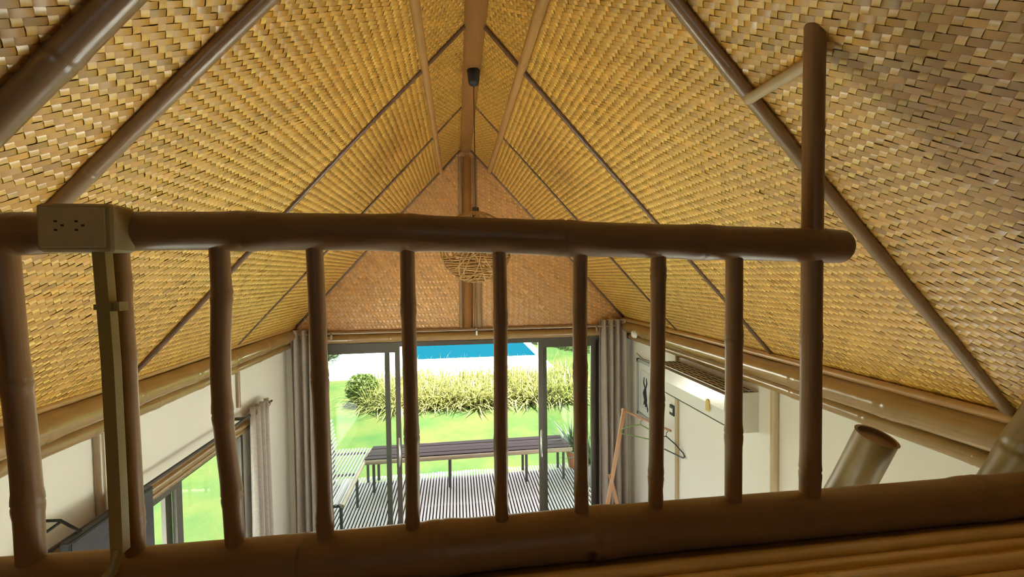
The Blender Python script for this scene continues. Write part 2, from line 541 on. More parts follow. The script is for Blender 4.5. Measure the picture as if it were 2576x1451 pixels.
def wall_with_holes(name, x0, x1, y0, y1, z0, z1, holes, mat):
    """wall slab along Y with rectangular openings (ya, yb, za, zb), camera-relative heights"""
    b = MB()
    ys = sorted({y0, y1, *[h[0] for h in holes], *[h[1] for h in holes]})
    for a, c in zip(ys, ys[1:]):
        cut = sorted([(h[2], h[3]) for h in holes if h[0] <= a + 1e-6 and h[1] >= c - 1e-6])
        z = z0
        for za, zb in cut:
            if za > z: b.box(V(x0, a, z), V(x1, c, za))
            z = zb
        if z < z1: b.box(V(x0, a, z), V(x1, c, z1))
    return b.build(name, mat)

WL = (1.20, 3.50, -2.70, -1.175)          # window opening in the left wall
WR = (1.02, 2.20, -2.75, -1.27)           # unseen right-wall opening below the loft edge, added to let light in
WR2 = (2.40, 3.25, -2.75, -1.86)          # its lower neighbour, unseen too, added to brighten the far left wall
WLB = (-2.2, .7, -2.3, -.9)  # unseen opening under the loft, put in for extra light
WRB = (-2.2, .6, -2.3, -.9)  # matching unseen opening opposite, put in for extra light
wall_left = tag(wall_with_holes('wall_left', XL-.1, XL, YB-.1, D+.1, -2.9, -.52, [WL, WLB], M['plaster']), 'white plastered side wall with a window under bamboo trim', kind='structure')
wall_right = tag(wall_with_holes('wall_right', XR, XR+.1, YB-.1, D+.1, -2.9, -.52, [WR, WR2, WRB], M['plaster']), 'white plastered side wall carrying the air conditioner', kind='structure')
LW = (-.35, .55, -.05, .48)              # unseen loft window behind the viewer, added to light rail and near roof
wb = MB()
for x0, x1, z0, z1 in ((XL, LW[0], -2.9, None), (LW[0], LW[1], -2.9, LW[2]), (LW[0], LW[1], LW[3], None), (LW[1], XR, -2.9, None)):
    top_ = [(x1, z1), (x0, z1)] if z1 is not None else [(x1, roof_z(x1)+.02)] + ([(RX, RZ+.02)] if x0 < RX < x1 else []) + [(x0, roof_z(x0)+.02)]
    wb.prism([(x, z + CZ) for x, z in [(x0, z0), (x1, z0)] + top_], 1, YB-.1, YB)
wall_back = tag(wb.build('wall_back', M['plaster']), 'plain plastered wall behind the loft', kind='structure')

# roof slabs carrying the woven mats
def roof_slab(name, side):
    xe = XL - .12 if side < 0 else XR + .12
    p = [(RX, RZ + .02), (xe, roof_z(xe) + .02), (xe, roof_z(xe) + .12), (RX, RZ + .12)]
    b = MB().prism([(x, z + CZ) for x, z in p], 1, YB - .1, 6.45)  # unseen overhang past the gable, added to shade the deck
    return b.build(name, M['thatch'])
ceil_l = tag(roof_slab('ceiling_left', -1), 'steep woven bamboo ceiling slope above the curtained window', kind='structure')
ceil_r = tag(roof_slab('ceiling_right', 1), 'steep woven bamboo ceiling slope above the air conditioner', kind='structure')

inv = 1 / math.sqrt(1 + SL * SL)
PITCH = .0175
LIGHT = (.84, .515, .105); DARK = (.60, .315, .040)  # paler and darker strips: skin versus inner face, plus fibre sheen in the colour
bays = [(-.75, .58), (.58, R3), (R3, R2), (R2, R1), (R1, D)]
for side, par in ((-1, ceil_l), (1, ceil_r)):
    ey = (side * inv, 0, -SL * inv)              # down the slope
    ex = (0, 1, 0)
    nrm = (-side * SL * inv, 0, -inv)            # into the room
    tot = abs((XL if side < 0 else XR) - RX) / inv
    pur = (.2615 if side < 0 else .2455) / inv
    for k, (ya, yb) in enumerate(bays):
        for part in (0, 1):
            t0, t1 = ((0.02, pur), (pur, tot + .02))[part]
            weave('woven_panel', V(RX, ya, RZ), ex, ey, [(0, t0), (yb-ya, t0), (yb-ya, t1), (0, t1)], PITCH,
                  1 if part == 0 else 0, LIGHT, DARK, par, seed=100 + k*10 + part*3 + (side+1)*31, nrm=nrm, split=(k == 1 and part == 1))

# gable wall with the door opening
DX0, DX1, DH = -1.52, 1.545, -.66
gb = MB()
gb.prism([(XL-.1, -2.9+CZ), (DX0, -2.9+CZ), (DX0, DH+CZ), (XL-.1, DH+CZ)], 1, D, D+.1)
gb.prism([(DX1, -2.9+CZ), (XR+.1, -2.9+CZ), (XR+.1, DH+CZ), (DX1, DH+CZ)], 1, D, D+.1)
gb.prism([(XL-.1, DH+CZ), (XR+.1, DH+CZ), (XR+.1, roof_z(XR)+CZ), (RX, RZ+CZ+.02), (XL-.1, roof_z(XL)+CZ)], 1, D+.012, D+.1)
wall_front = tag(gb.build('wall_front', M['plaster']), 'gable wall with woven bamboo above the sliding door', kind='structure')
for k, (x0, x1) in enumerate(((XL, RX), (RX, XR))):
    zb = -.56
    pl = [(x0, zb), (x1, zb), (x1, roof_z(x1)), (x0, roof_z(x0))]
    weave('woven_panel', V(0, D + .008, 0), (1, 0, 0), (0, 0, 1), pl, .026, k, (.70, .375, .125), (.60, .305, .09), wall_front, seed=500+k, nrm=(0, -1, 0), var=.07)

# ================================================================== ROOF TIMBERS
def nodes_every(L, gap, off=.1):
    return [t / L for t in np.arange(off, L, gap)]

rb = empty('ridge_beam', V(RX, 2, 1.24), 'broad dark ridge beam running under the roof peak', 'beam', kind='thing')
L = D + .7
pth, rd = culm_profile(V(RX, -.7, 1.312), V(RX, D + .005, 1.312), .072, nodes=[], steps=10)
MB().tube(pth, rd, 24).build('beam_body', M['ridge'], rb)
for s, r in ((-1, .016), (1, .016)):
    culm('side_strip', V(RX + s*.092, -.7, 1.262), V(RX + s*.092, D - .01, 1.262), r, M['purlin'], rb, nodes=nodes_every(L, .33, .2), wob=.002, seg=10, seed=3+s)
for s in (-1, 1):
    MB().lathe([(.0, -.007), (.008, -.004), (.009, .002), (.0, .006)], V(RX + s*.088, D - .05, 1.20), 12).build('bolt_head', M['steel'], rb)

def longitudinal(name, x, r, mat, label, y0=-.7, y1=D-.01, gap=.42, off=.2):
    s = -1 if x < RX else 1
    z = roof_z(x)
    nx, nz = -s*SL*inv, -inv
    o = culm(name, V(x + nx*r*.6, y0, z + nz*r*.6), V(x + nx*r*.6, y1, z + nz*r*.6), r, mat, None, nodes=nodes_every(y1-y0, gap, off), wob=.002, seg=12, seed=int(abs(x)*100), steps=12)
    return tag(o, label, 'purlin', 'bamboo purlins along the ridge')
longitudinal('purlin', -.147, .021, M['purlin'], 'bamboo purlin beside the ridge beam on the socket-box side')
longitudinal('purlin', .360, .024, M['purlin'], 'bamboo purlin beside the ridge beam on the air-conditioner side', off=.33)

def rafter(y, side, r, mat, label, t0=0.06, t1=None, gap=.5, off=.17, seed=1):
    xe = XL + .05 if side < 0 else XR - .05
    tot = abs(xe - RX)
    x0 = RX + side * t0
    x1 = RX + side * (t1 if t1 else tot)
    nx, nz = -side*SL*inv, -inv
    sink = r * .55
    p0 = V(x0 + nx*sink, y, roof_z(x0) + nz*sink); p1 = V(x1 + nx*sink, y, roof_z(x1) + nz*sink)
    Lr = (p1 - p0).length
    o = culm('rafter', p0, p1, r, mat, None, nodes=nodes_every(Lr, gap, off), wob=.004, seg=12, seed=seed, steps=14)
    return tag(o, label, 'rafter', 'bamboo rafters under the roof')
sl, sr = 'above the curtained window', 'above the air conditioner'
rafter(R1, -1, .0085, M['darkraf'], 'thin dark rafter strip closest to the gable on the slope ' + sl, seed=2)
rafter(R2, -1, .012, M['darkraf'], 'thin dark rafter strip midway along the slope ' + sl, seed=3)
rafter(R3, -1, .019, M['rafter'], 'brown bamboo rafter ending behind the socket box', seed=4, gap=.31, off=.12)
rafter(R4, -1, .027, M['rafter'], 'thickest bamboo rafter crossing the upper corner beyond the socket box', seed=5, gap=.6, off=.55)
rafter(R1, 1, .0085, M['darkraf'], 'thin dark rafter strip closest to the gable on the slope ' + sr, seed=6)
rafter(R2, 1, .012, M['darkraf'], 'thin dark rafter strip midway along the slope ' + sr, seed=7)
rafter(R3, 1, .019, M['rafter'], 'long brown bamboo rafter passing behind the tall loft post', seed=8, gap=.36, off=.2)
rafter(D-.012, -1, .011, M['darkraf'], 'dark bamboo trim along the gable edge, socket-box side of the peak', seed=9, gap=.26)
rafter(D-.012, 1, .011, M['darkraf'], 'dark bamboo trim along the gable edge, air-conditioner side of the peak', seed=10, gap=.26)
st = culm('purlin_stub', V(.842, .93, .497), V(.842, R3 - .005, .497), .0155, M['pale'], None, nodes=[.93], seg=12)
tag(st, 'short pale bamboo stub joining the tall post to a rafter', 'purlin')

# wall plates: big culm, lower culm and top strip on each side
def wall_plate(side, label):
    t = empty('wall_plate', V(XL if side < 0 else XR, 2, -.6), label, 'beam', 'bamboo beams along the eaves', 'thing')
    xw = XL if side < 0 else XR
    q = -side
    y0, y1 = (.2, D - .005)
    sd = 20 + side
    culm('main_culm', V(xw + q*.075, y0, -.557), V(xw + q*.075, y1, -.557), .060, M['honey'], t, nodes=nodes_every(y1-y0, .47, .3 + .1*side), wob=.004, seg=20, seed=sd, steps=16)
    culm('lower_culm', V(xw + q*.036, y0, -.655), V(xw + q*.036, y1, -.655), .036, M['honey'], t, nodes=nodes_every(y1-y0, .41, .25), wob=.003, seg=16, seed=sd+5, steps=16)
    culm('top_strip', V(xw + q*.085, y0, -.482), V(xw + q*.085, y1, -.482), .019, M['purlin'], t, nodes=nodes_every(y1-y0, .55, .1), wob=.003, seg=12, seed=sd+9, steps=16)
wall_plate(-1, 'bamboo eaves beam above the curtained window wall')
wall_plate(1, 'bamboo eaves beam above the air conditioner wall')

def wall_strip(side, y, r, z1, label):
    xw = XL if side < 0 else XR
    o = culm('wall_batten', V(xw - side*r*.7, y, -.69), V(xw - side*r*.7, y, z1), r, M['rafter' if side < 0 else 'pale'], None, nodes=nodes_every(abs(z1+.69), .43, .36), seg=12, seed=int(y*30), steps=6)
    tag(o, label, 'batten', 'upright bamboo battens on the side walls')
wall_strip(-1, 2.17, .020, -1.13, 'short bamboo batten above the window, farther from the curtain')
wall_strip(-1, 3.44, .016, -.97, 'bamboo batten running down to the window curtain')
wall_strip(1, 3.40, .017, -2.8, 'bamboo batten on the wall below the air conditioner')
wall_strip(1, 2.27, .022, -2.8, 'bamboo batten on the wall beyond the air conditioner end')

# king post strips on the gable
kp = empty('king_post', V(.12, D, -.5), 'brown bamboo strips running down the middle of the gable', 'post')
for x0, x1, z0, z1, r in ((.055, .045, 1.19, -.53, .020), (.128, .112, 1.19, -.53, .043), (.205, .2, 1.19, .45, .022), (.235, .228, .20, -.53, .028), (.182, .17, .2, -.53, .014)):
    pth, rd = culm_profile(V(x0, D + .004, z0), V(x1, D + .004, z1), r, nodes=nodes_every(z0-z1, .37, .12 + r*5), wob=.002, steps=8, seed=int(x0*900))
    MB().tube(pth, rd, 14).build('strip', M['ridge' if r > .03 else 'rafter'], kp)
gbm = empty('gable_beam', V(0, D, -.6), 'bamboo beam across the gable over the sliding door', 'beam', kind='thing')
culm('beam_culm', V(XL + .01, D - .02, -.612), V(XR - .01, D - .02, -.612), .043, M['honey'], gbm, nodes=nodes_every(3.4, .38, .2), wob=.003, seg=16, seed=44, steps=12)
culm('top_trim', V(XL + .01, D - .005, -.548), V(XR - .01, D - .005, -.548), .017, M['rafter'], gbm, nodes=nodes_every(3.4, .5, .3), seg=10, seed=45)

# ================================================================== SLIDING DOOR
door = empty('door_1', V(0, D, -2.8), 'wide bronze-framed glass sliding door standing open in the middle', kind='structure')
fr = MB()
fr.box(V(DX0, D-.01, -.66), V(DX1, D+.11, -.705))
fr.box(V(DX0, D-.01, -2.83), V(DX1, D+.11, -2.795))
fr.box(V(DX0, D-.01, -2.8), V(DX0+.045, D+.11, -.7))
fr.box(V(DX1-.045, D-.01, -2.8), V(DX1, D+.11, -.7))
fr.build('door_frame', M['alu'], door)
def leaf(x0, x1, y, handle_side=None):
    w = .048
    b = MB()
    b.box(V(x0, y-.017, -2.79), V(x0+w, y+.017, -.706)); b.box(V(x1-w, y-.017, -2.79), V(x1, y+.017, -.706))
    b.box(V(x0+w, y-.015, -.706), V(x1-w, y+.015, -.765)); b.box(V(x0+w, y-.015, -2.79), V(x1-w, y+.015, -2.70))
    lf = b.build('door_leaf', M['alu'], door)
    g = MB().box(V(x0+w-.005, y-.003, -2.705), V(x1-w+.005, y+.003, -.76)).build('pane', M['glass'], lf)
    if handle_side:
        hx = x1 - w/2 if handle_side > 0 else x0 + w/2
        p = []
        for k in range(9):
            t = k / 8
            p.append(V(hx + .014*handle_side*math.sin(math.pi*t), y - .02 - .045*math.sin(math.pi*t)**.6, -1.635 - .29*t))
        MB().tube(p, .010, 10).build('handle', M['steel'], lf)
leaf(DX0+.045, -.686, D+.075)
leaf(-1.36, -.578, D+.03, 1)
leaf(.892, DX1-.045, D+.075)
leaf(.843, 1.46, D+.03, -1)

# curtain rod and door curtains
rod = empty('curtain_rod', V(0, D-.1, -.54), 'thin metal curtain rod above the sliding door', 'curtain rod')
MB().tube([V(-1.6, D-.09, -.545), V(1.66, D-.09, -.545)], .0085, 10).build('pole', M['rodmetal'], rod)
for x in (-1.2, .195, 1.44):
    bk = MB().box(V(x-.008, D-.10, -.555), V(x+.008, D, -.535)); bk.box(V(x-.008, D-.10, -.60), V(x+.008, D-.085, -.54))
    bk.build('bracket', M['white' if x == .195 else 'rodmetal'], rod)
for x in (-1.6, 1.66):
    MB().lathe([(0, -.018), (.014, -.012), (.018, 0), (.014, .012), (0, .018)], V(x, D-.09, -.545), 12).build('finial', M['rodmetal'], rod)

def curtain_mesh(x0, x1, y, z0, z1, folds, depth, n=90, rows=10, seed=0):
    rs = random.Random(seed)
    fr_ = [rs.uniform(.8, 1.25) for _ in range(folds)]
    tot = sum(fr_); acc = [0]
    for q in fr_: acc.append(acc[-1] + q / tot)
    def prof(t):
        for k in range(folds):
            if t <= acc[k+1] + 1e-9:
                return math.sin(2*math.pi*(t-acc[k])/(acc[k+1]-acc[k]))
        return 0
    verts, fs = [], []
    for r in range(rows + 1):
        v = r / rows
        z = z1 + (z0 - z1) * v
        for i in range(n + 1):
            t = i / n
            w = depth * (.75 + .35*v) * prof(min(1, max(0, t + .012*math.sin(v*5+t*9))))
            xx = x0 + (x1-x0)*t + .012*v*math.sin(t*11+seed)
            verts.append((xx, y + w, z))
    for r in range(rows):
        for i in range(n):
            a = r*(n+1)+i
            fs.append((a, a+1, a+n+2, a+n+1))
    return verts, fs

def curtain(name, label, x0, x1, y, z0, z1, folds, depth, seed, rot=None, rings=True):
    t = empty(name, V((x0+x1)/2, y, z0), label, 'curtain', 'taupe curtains')
    vts, fs = curtain_mesh(x0, x1, y, z0+CZ, z1+CZ, folds, depth, seed=seed)
    b = MB(); b.add(vts, fs, None, True)
    o = cl_ = b.build('cloth', M['curtain'], t)
    sd = o.modifiers.new('thick', 'SOLIDIFY'); sd.thickness = .005
    if rings:
        for k in range(folds*2):
            xx = x0 + (x1-x0)*(k+.5)/(folds*2)
            c = V(xx, y, z1 - .035)
            p = [c + Vector((.004*math.sin(a), .022*math.cos(a), .022*math.sin(a))) for a in np.linspace(0, 2*math.pi, 13)]
            MB().tube(p, .004, 6, cap=False).build('grommet', M['rodmetal'], cl_)
    return t
curtain('door_curtain', 'taupe grommet curtain gathered at the window-wall end of the sliding door', -1.575, -1.30, D-.09, -2.78, -.50, 4, .045, 3)
curtain('door_curtain', 'taupe grommet curtain gathered beside the framed picture', 1.475, 1.77, D-.09, -2.78, -.475, 4, .045, 5)

# ================================================================== LEFT WINDOW
win = empty('window_1', V(XL, 2.5, -2.4), 'bronze-framed sliding window looking onto the lawn', kind='structure')
f = MB()
y0, y1, z0, z1 = WL
f.box(V(XL-.09, y0, z1-.03), V(XL+.004, y1, z1)); f.box(V(XL-.09, y0, z0), V(XL+.004, y1, z0+.03))
f.box(V(XL-.09, y0, z0), V(XL+.004, y0+.03, z1)); f.box(V(XL-.09, y1-.03, z0), V(XL+.004, y1, z1))
f.build('window_frame', M['alu'], win)
def sash(ya, yb, x):
    b = MB(); w = .055
    b.box(V(x-.012, ya, z0+.03), V(x+.012, ya+w, z1-.03)); b.box(V(x-.012, yb-w, z0+.03), V(x+.012, yb, z1-.03))
    b.box(V(x-.012, ya+w, z1-.03-.04), V(x+.012, yb-w, z1-.03)); b.box(V(x-.012, ya+w, z0+.03), V(x+.012, yb-w, z0+.08))
    s = b.build('sash', M['alu'], win)
    MB().box(V(x-.002, ya+w-.003, z0+.075), V(x+.002, yb-w+.003, z1-.068)).build('pane', M['glass'], s)
sash(y0+.03, 2.80, XL-.03); sash(2.70, y1-.03, XL-.062)
tr = empty('trim_1', V(XL, 2.5, -1.1), 'split bamboo trim above the side window', kind='structure')
culm('trim_culm', V(XL+.015, 1.4, -1.125), V(XL+.015, 3.62, -1.125), .026, M['honey'], tr, nodes=nodes_every(2.2, .36, .2), seg=12, seed=71)
culm('trim_culm', V(XL+.012, 1.4, -1.168), V(XL+.012, 3.62, -1.168), .018, M['honey'], tr, nodes=nodes_every(2.2, .31, .1), seg=12, seed=72)
wr = empty('curtain_rod', V(XL+.07, 2.5, -1.03), 'curtain rod above the side window', 'curtain rod')
MB().tube([V(XL+.075, 1.45, -1.045), V(XL+.075, 3.86, -1.045)], .009, 10).build('pole', M['legdark'], wr)
for y in (1.6, 3.40):
    MB().box(V(XL, y-.008, -1.055), V(XL+.08, y+.008, -1.035)).build('bracket', M['legdark'], wr)
# its curtain hangs along Y: build along X then turn the mesh points
t = empty('window_curtain', V(XL+.075, 3.62, -2.4), 'taupe curtain pushed to the end of the side window rod', 'curtain', 'taupe curtains')
vts, fs = curtain_mesh(3.47, 3.80, 0, -2.42+CZ, -1.0+CZ, 4, .035, seed=9)
o = MB().add([(XL+.075 + v[1], v[0], v[2]) for v in vts], fs, None, True).build('cloth', M['curtain'], t)
sd = o.modifiers.new('thick', 'SOLIDIFY'); sd.thickness = .005
for k in range(6):
    c = V(XL+.075, 3.49 + k*.058, -1.045)
    MB().tube([c + Vector((.022*math.cos(a), .004*math.sin(a), .022*math.sin(a))) for a in np.linspace(0, 2*math.pi, 13)], .004, 6, cap=False).build('grommet', M['rodmetal'], t)

def added_window(name, x0, x1, hole, label):  # frame and panes for the unseen openings added for light
    w = empty(name, V((x0+x1)/2, hole[0], hole[2]), label, kind='structure')
    ya, yb, za, zb = hole
    b = MB()
    b.box(V(x0, ya, zb-.04), V(x1, yb, zb)); b.box(V(x0, ya, za), V(x1, yb, za+.04))
    b.box(V(x0, ya, za), V(x1, ya+.04, zb)); b.box(V(x0, yb-.04, za), V(x1, yb, zb))
    b.box(V(x0+.02, (ya+yb)/2-.03, za), V(x1-.02, (ya+yb)/2+.03, zb))
    b.build('window_frame', M['alu'], w)
    xm = (x0+x1)/2
    for q in ((ya+.04, (ya+yb)/2-.03), ((ya+yb)/2+.03, yb-.04)):
        MB().box(V(xm-.003, q[0], za+.04), V(xm+.003, q[1], zb-.04)).build('pane', M['glass'], w)
added_window('added_window_2', XR+.02, XR+.09, WR, 'unseen low window added for light in the air conditioner wall')
added_window('added_window_6', XR+.02, XR+.09, WR2, 'unseen low window added for light beside the clothes rack')
added_window('added_window_3', XL-.09, XL-.02, WLB, 'unseen window added for light under the loft')
lw_ = empty('added_window_5', V(.1, YB, -.15), 'small unseen loft window added for light', kind='structure')
MB().box(V(LW[0], YB-.06, LW[2]), V(LW[1], YB-.05, LW[3])).build('pane', M['glass'], lw_)
added_window('added_window_4', XR+.02, XR+.09, WRB, 'unseen window added for light under the loft opposite')

# ================================================================== LOFT EDGE AND RAILING
YR = .915
loft = tag(MB().box(V(XL, YB, -.72), V(XR, YR-.02, -.622)).build('loft_floor', M['thatch']), 'loft floor of split bamboo behind the railing', kind='structure')
ystrip = YR - .052
k = 0
while ystrip > .30:
    w = (.046, .040, .050, .043)[k % 4]
    pth, rd = culm_profile(V(XL+.02, ystrip - w/2, -.632), V(XR-.02, ystrip - w/2, -.632), w*.5, nodes=nodes_every(3.3, .47, .1 + .13*(k % 5)), steps=6, seed=k, swell=.06)
    MB().tube(pth, rd, 12).build('floor_strip', M['floorstrip'], loft)
    ystrip -= w * .98
    k += 1

rl = empty('loft_railing', V(0, YR, -.63), 'dark bamboo loft railing with upright balusters and a round handrail', 'railing')
# handrail: gently sagging culm with strong nodes
hz = [(-1.25, .083), (-.8, .088), (-.55, .094), (-.25, .092), (-.1, .0905), (.12, .083), (.30, .076), (.5, .0705), (.7, .065), (.93, .0575)]
hx = np.array([q[0] for q in hz]); hzz = np.array([q[1] for q in hz])
nodes_x = [-.80, -.411, -.103, .235, .55, .84]
xs = set(np.linspace(-1.25, .905, 24))
for n in nodes_x:
    for d in (-.06, -.03, -.012, -.004, 0, .004, .012, .03, .06): xs.add(n + d)
xs = sorted(x for x in xs if -1.25 <= x <= .905)
path, rad = [], []
for x in xs:
    r = .0375 + .0018*min(1, max(0, x))
    for n in nodes_x:
        q = (x - n) / .03
        r += .0035*math.exp(-q*q) - .0022*math.exp(-((x-n)/.004)**2)
    path.append(V(x, YR, float(np.interp(x, hx, hzz)))); rad.append(r)
for q in (.004, .010, .014):            # rounded end
    path.append(V(.905 + q, YR, .0582)); rad.append({.004: .0385, .010: .034, .014: .026}[q])
MB().tube(path, rad, 28).build('handrail', M['rail'], rl)
# lower rail / edge culm
xs = sorted(set(list(np.linspace(XL+.01, XR-.01, 30)) + [n+d for n in (-.95, -.32, -.04, .30, .78, 1.30) for d in (-.05, -.02, -.005, 0, .005, .02, .05)]))
path, rad = [], []
for x in xs:
    r = .0520
    for n in (-.95, -.04, .30, 1.30):
        r += .005*math.exp(-((x-n)/.035)**2) - .003*math.exp(-((x-n)/.006)**2)
    path.append(V(x, YR, -.5815 + .002*math.sin(x*4))); rad.append(r)
MB().tube(path, rad, 28).build('bottom_rail', M['rail'], rl)
BAL = [
 ([(-.834, .07), (-.827, -.129), (-.817, -.294), (-.814, -.389), (-.812, -.545)], .0215, [.42, .80]),
 ([(-.641, .07), (-.636, -.16), (-.634, -.37), (-.632, -.545)], .0165, [.12, .36, .88]),
 ([(-.462, .07), (-.460, -.031), (-.468, -.167), (-.464, -.315), (-.454, -.417), (-.450, -.545)], .0178, [.17, .55, .82]),
 ([(-.284, .07), (-.281, -.067), (-.277, -.44), (-.277, -.545)], .0165, [.45, .93]),
 ([(-.100, .07), (-.100, -.071), (-.098, -.384), (-.100, -.545)], .0152, [.22, .66]),
 ([(.092, .07), (.093, -.075), (.090, -.361), (.090, -.545)], .0150, [.27, .71]),
 ([(.271, .06), (.268, -.079), (.269, -.445), (.269, -.545)], .0158, [.45, .89]),
 ([(.451, .06), (.450, -.083), (.446, -.323), (.443, -.545)], .0165, [.1, .58, .86]),
 ([(.635, .06), (.635, -.087), (.635, -.44), (.635, -.545)], .0186, [.35, .72]),
]
def bent_culm(name, pts, y, r, nodes, mat, parent, seg=18, swell=.13):
    P_ = np.array(pts)
    L = P_[0, 1] - P_[-1, 1]
    ts = set(np.linspace(0, 1, 16))
    for n in nodes:
        for d in (-.035, -.014, -.005, 0, .005, .014, .035): ts.add(min(1, max(0, n + d)))
    pth, rd = [], []
    for t in sorted(ts):
        z = P_[0, 1] - L * t
        x = float(np.interp(-z, -P_[:, 1], P_[:, 0]))
        rr = r * (1 + sum(swell*math.exp(-((t-n)*L/.014)**2) - .10*math.exp(-((t-n)*L/.0025)**2) for n in nodes))
        pth.append(V(x, y, z)); rd.append(rr)
    # soften bends
    for _ in range(2):
        pth = [pth[0]] + [(pth[i-1] + pth[i]*2 + pth[i+1]) / 4 for i in range(1, len(pth)-1)] + [pth[-1]]
    return MB().tube(pth, rd, seg).build(name, mat, parent)
for pts, r, nd in BAL:
    bent_culm('baluster', pts, YR, r, nd, M['rail'], rl)
bent_culm('post', [(.836, .605), (.834, .453), (.833, -.092), (.834, -.453), (.833, -.56)], YR, .0225, [.24, .66, .93], M['rail'], rl, swell=.08)

# socket box on the handrail
bx = empty('socket_box', V(-.655, .87, .05), 'ivory double power socket box screwed to the handrail', 'power socket')
MB().box(V(-.716, .840, .0495), V(-.597, .896, .1335), .004).build('box_body', M['ivory'], bx)
fpl = MB().box(V(-.708, .8365, .057), V(-.606, .841, .126), .0012).build('face_plate', M['ivoryplate'], bx)
for cx_ in (-.677, -.645):
    for dx, dz in ((-.005, .008), (-.005, -.007), (.005, .001)):
        h = MB().box(V(cx_+dx-.0022, .8357, .094+dz-.0016), V(cx_+dx+.0022, .837, .094+dz+.0016))
        h.build('socket_hole', M['black'], fpl)
# conduit from the box
cd = empty('conduit', V(-.62, .86, -.54), 'yellowed plastic cable conduit running down from the socket box', 'conduit')
pts = [(-.628, .050), (-.624, -.06), (-.621, -.15), (-.620, -.27), (-.619, -.377), (-.619, -.497)]
b = MB()
for (xa, za), (xb, zb) in zip(pts, pts[1:]):
    vts = []
    for x, z in ((xa, za), (xb, zb)):
        vts += [V(x-.0105, .850, z), V(x+.0105, .850, z), V(x+.0105, .868, z), V(x-.0105, .868, z)]
    b.add(vts, [(0,1,5,4), (1,2,6,5), (2,3,7,6), (3,0,4,7)])
b.build('duct', M['conduit'], cd)
MB().tube([V(-.619, .855, -.49), V(-.624, .845, -.525), V(-.640, .820, -.56), V(-.655, .78, -.60)], .009, 10).build('cable_tail', M['conduit'], cd)
cl = MB().box(V(-.637, .847, -.053), V(-.608, .872, -.043)); cl.box(V(-.613, .85, -.056), V(-.598, .872, -.040))
cl.build('clip', M['conduit'], cd)

# ladder leaning against the loft edge
ld = empty('ladder', V(1.0, 1.8, -2.8), 'thick bamboo pole ladder leaning on the loft edge', 'ladder')
top = V(1.158, 1.045, -.462); foot = V(.80, 1.80, -2.8)
LD = (top - foot)
path, rad = culm_profile(foot, top, .052, .050, nodes=[.1, .27, .43, .59, .75, .90], steps=8, seed=5, swell=.07)
MB().tube(path, rad, 26, cap=False).build('pole', M['pole'], ld)
dirn = LD.normalized()
ref = Vector((1, 0, 0)); u = (ref - dirn*ref.dot(dirn)).normalized(); w = dirn.cross(u)
ring = lambda r, d: [top + dirn*d + (u*math.cos(2*math.pi*i/26) + w*math.sin(2*math.pi*i/26))*r for i in range(26)]
rg_, ri, rm = ring(.0525, 0), ring(.045, .0), ring(.045, -.012)
b = MB()
b.add(rg_ + ri + rm, [(i, (i+1) % 26, 26+(i+1) % 26, 26+i) for i in range(26)] + [(26+i, 26+(i+1) % 26, 52+(i+1) % 26, 52+i) for i in range(26)])
b.add(rm, [tuple(range(26))])
b.build('cut_end', M['rail'], ld)
off = Vector((.535, 0, 0))
path, rad = culm_profile(foot + off, top + off + dirn*.10, .050, .048, nodes=[.12, .3, .46, .62, .78, .93], steps=8, seed=6, swell=.07)
MB().tube(path, rad, 22).build('pole', M['pole'], ld)
for t in (.14, .28, .42, .56, .70, .84, .912):
    p = foot + LD * t
    MB().tube([p + Vector((-.13, .0, .0)), p + off + Vector((.10, 0, 0))], .019, 12).build('rung', M['pole'], ld)

# ================================================================== PENDANT LAMP
lp = empty('pendant_lamp', V(.124, 2.65, .17), 'woven rattan globe pendant lamp hanging from the ridge beam', 'lamp')
MB().lathe([(0, 0), (.036, 0), (.040, -.006), (.033, -.075), (.026, -.090), (.010, -.093), (.004, -.105), (0, -.105)], V(.124, 2.65, 1.246), 20).build('ceiling_cup', M['black'], lp)
MB().tube([V(.124, 2.65, 1.15), V(.124, 2.65, .38)], .0024, 8).build('cord', M['black'], lp)
MB().lathe([(0, .0), (.020, -.004), (.022, -.03), (.022, -.075), (.0, -.078)], V(.124, 2.65, .42), 14).build('lamp_holder', M['legdark'], lp)
b = MB()
rs = random.Random(4)
R0 = .215
cz = V(.124, 2.65, .172)
for k in range(34):                         # tangled strands on the globe: tilted small and great circles
    ax = Vector((rs.gauss(0, 1), rs.gauss(0, 1), rs.gauss(0, 1))).normalized()
    u = ax.orthogonal().normalized(); w = ax.cross(u)
    h = rs.uniform(-.75, .75); rr = math.sqrt(1 - h*h)
    rk = R0 * rs.uniform(.97, 1.02)
    wv = rs.uniform(0, 6)
    pts = []
    for i in range(37):
        a = 2*math.pi*i/36
        v = ax*(h + .05*math.sin(3*a+wv)) + (u*math.cos(a) + w*math.sin(a))*rr
        pts.append(cz + v.normalized()*rk)
    b.tube(pts, .0034, 5, cap=False)
for k in range(10):                         # closely wound bands lower down
    h = -.97 + k*.075
    rr = math.sqrt(1-h*h)
    pts = [cz + Vector((rr*math.cos(a), rr*math.sin(a), h + .02*math.sin(4*a+k)))*R0 for a in np.linspace(0, 2*math.pi, 33)]
    b.tube(pts, .0038, 5, cap=False)
b.build('globe_shade', M['rattan'], lp)

# ================================================================== AIR CONDITIONER
ac = empty('air_conditioner', V(XR, 2.9, -.95), 'white wall air conditioner with dark top grille and glossy front', 'air conditioner')
ay0, ay1 = 2.42, 3.40
ad = .215
prof = [(XR, -.745), (XR-ad+.03, -.745), (XR-ad, -.765), (XR-ad-.006, -.86), (XR-ad+.03, -.965), (XR-ad+.08, -.995), (XR, -.995)]
MB().prism([(x, z+CZ) for x, z in prof], 1, ay0, ay1).build('housing', M['acside'], ac)
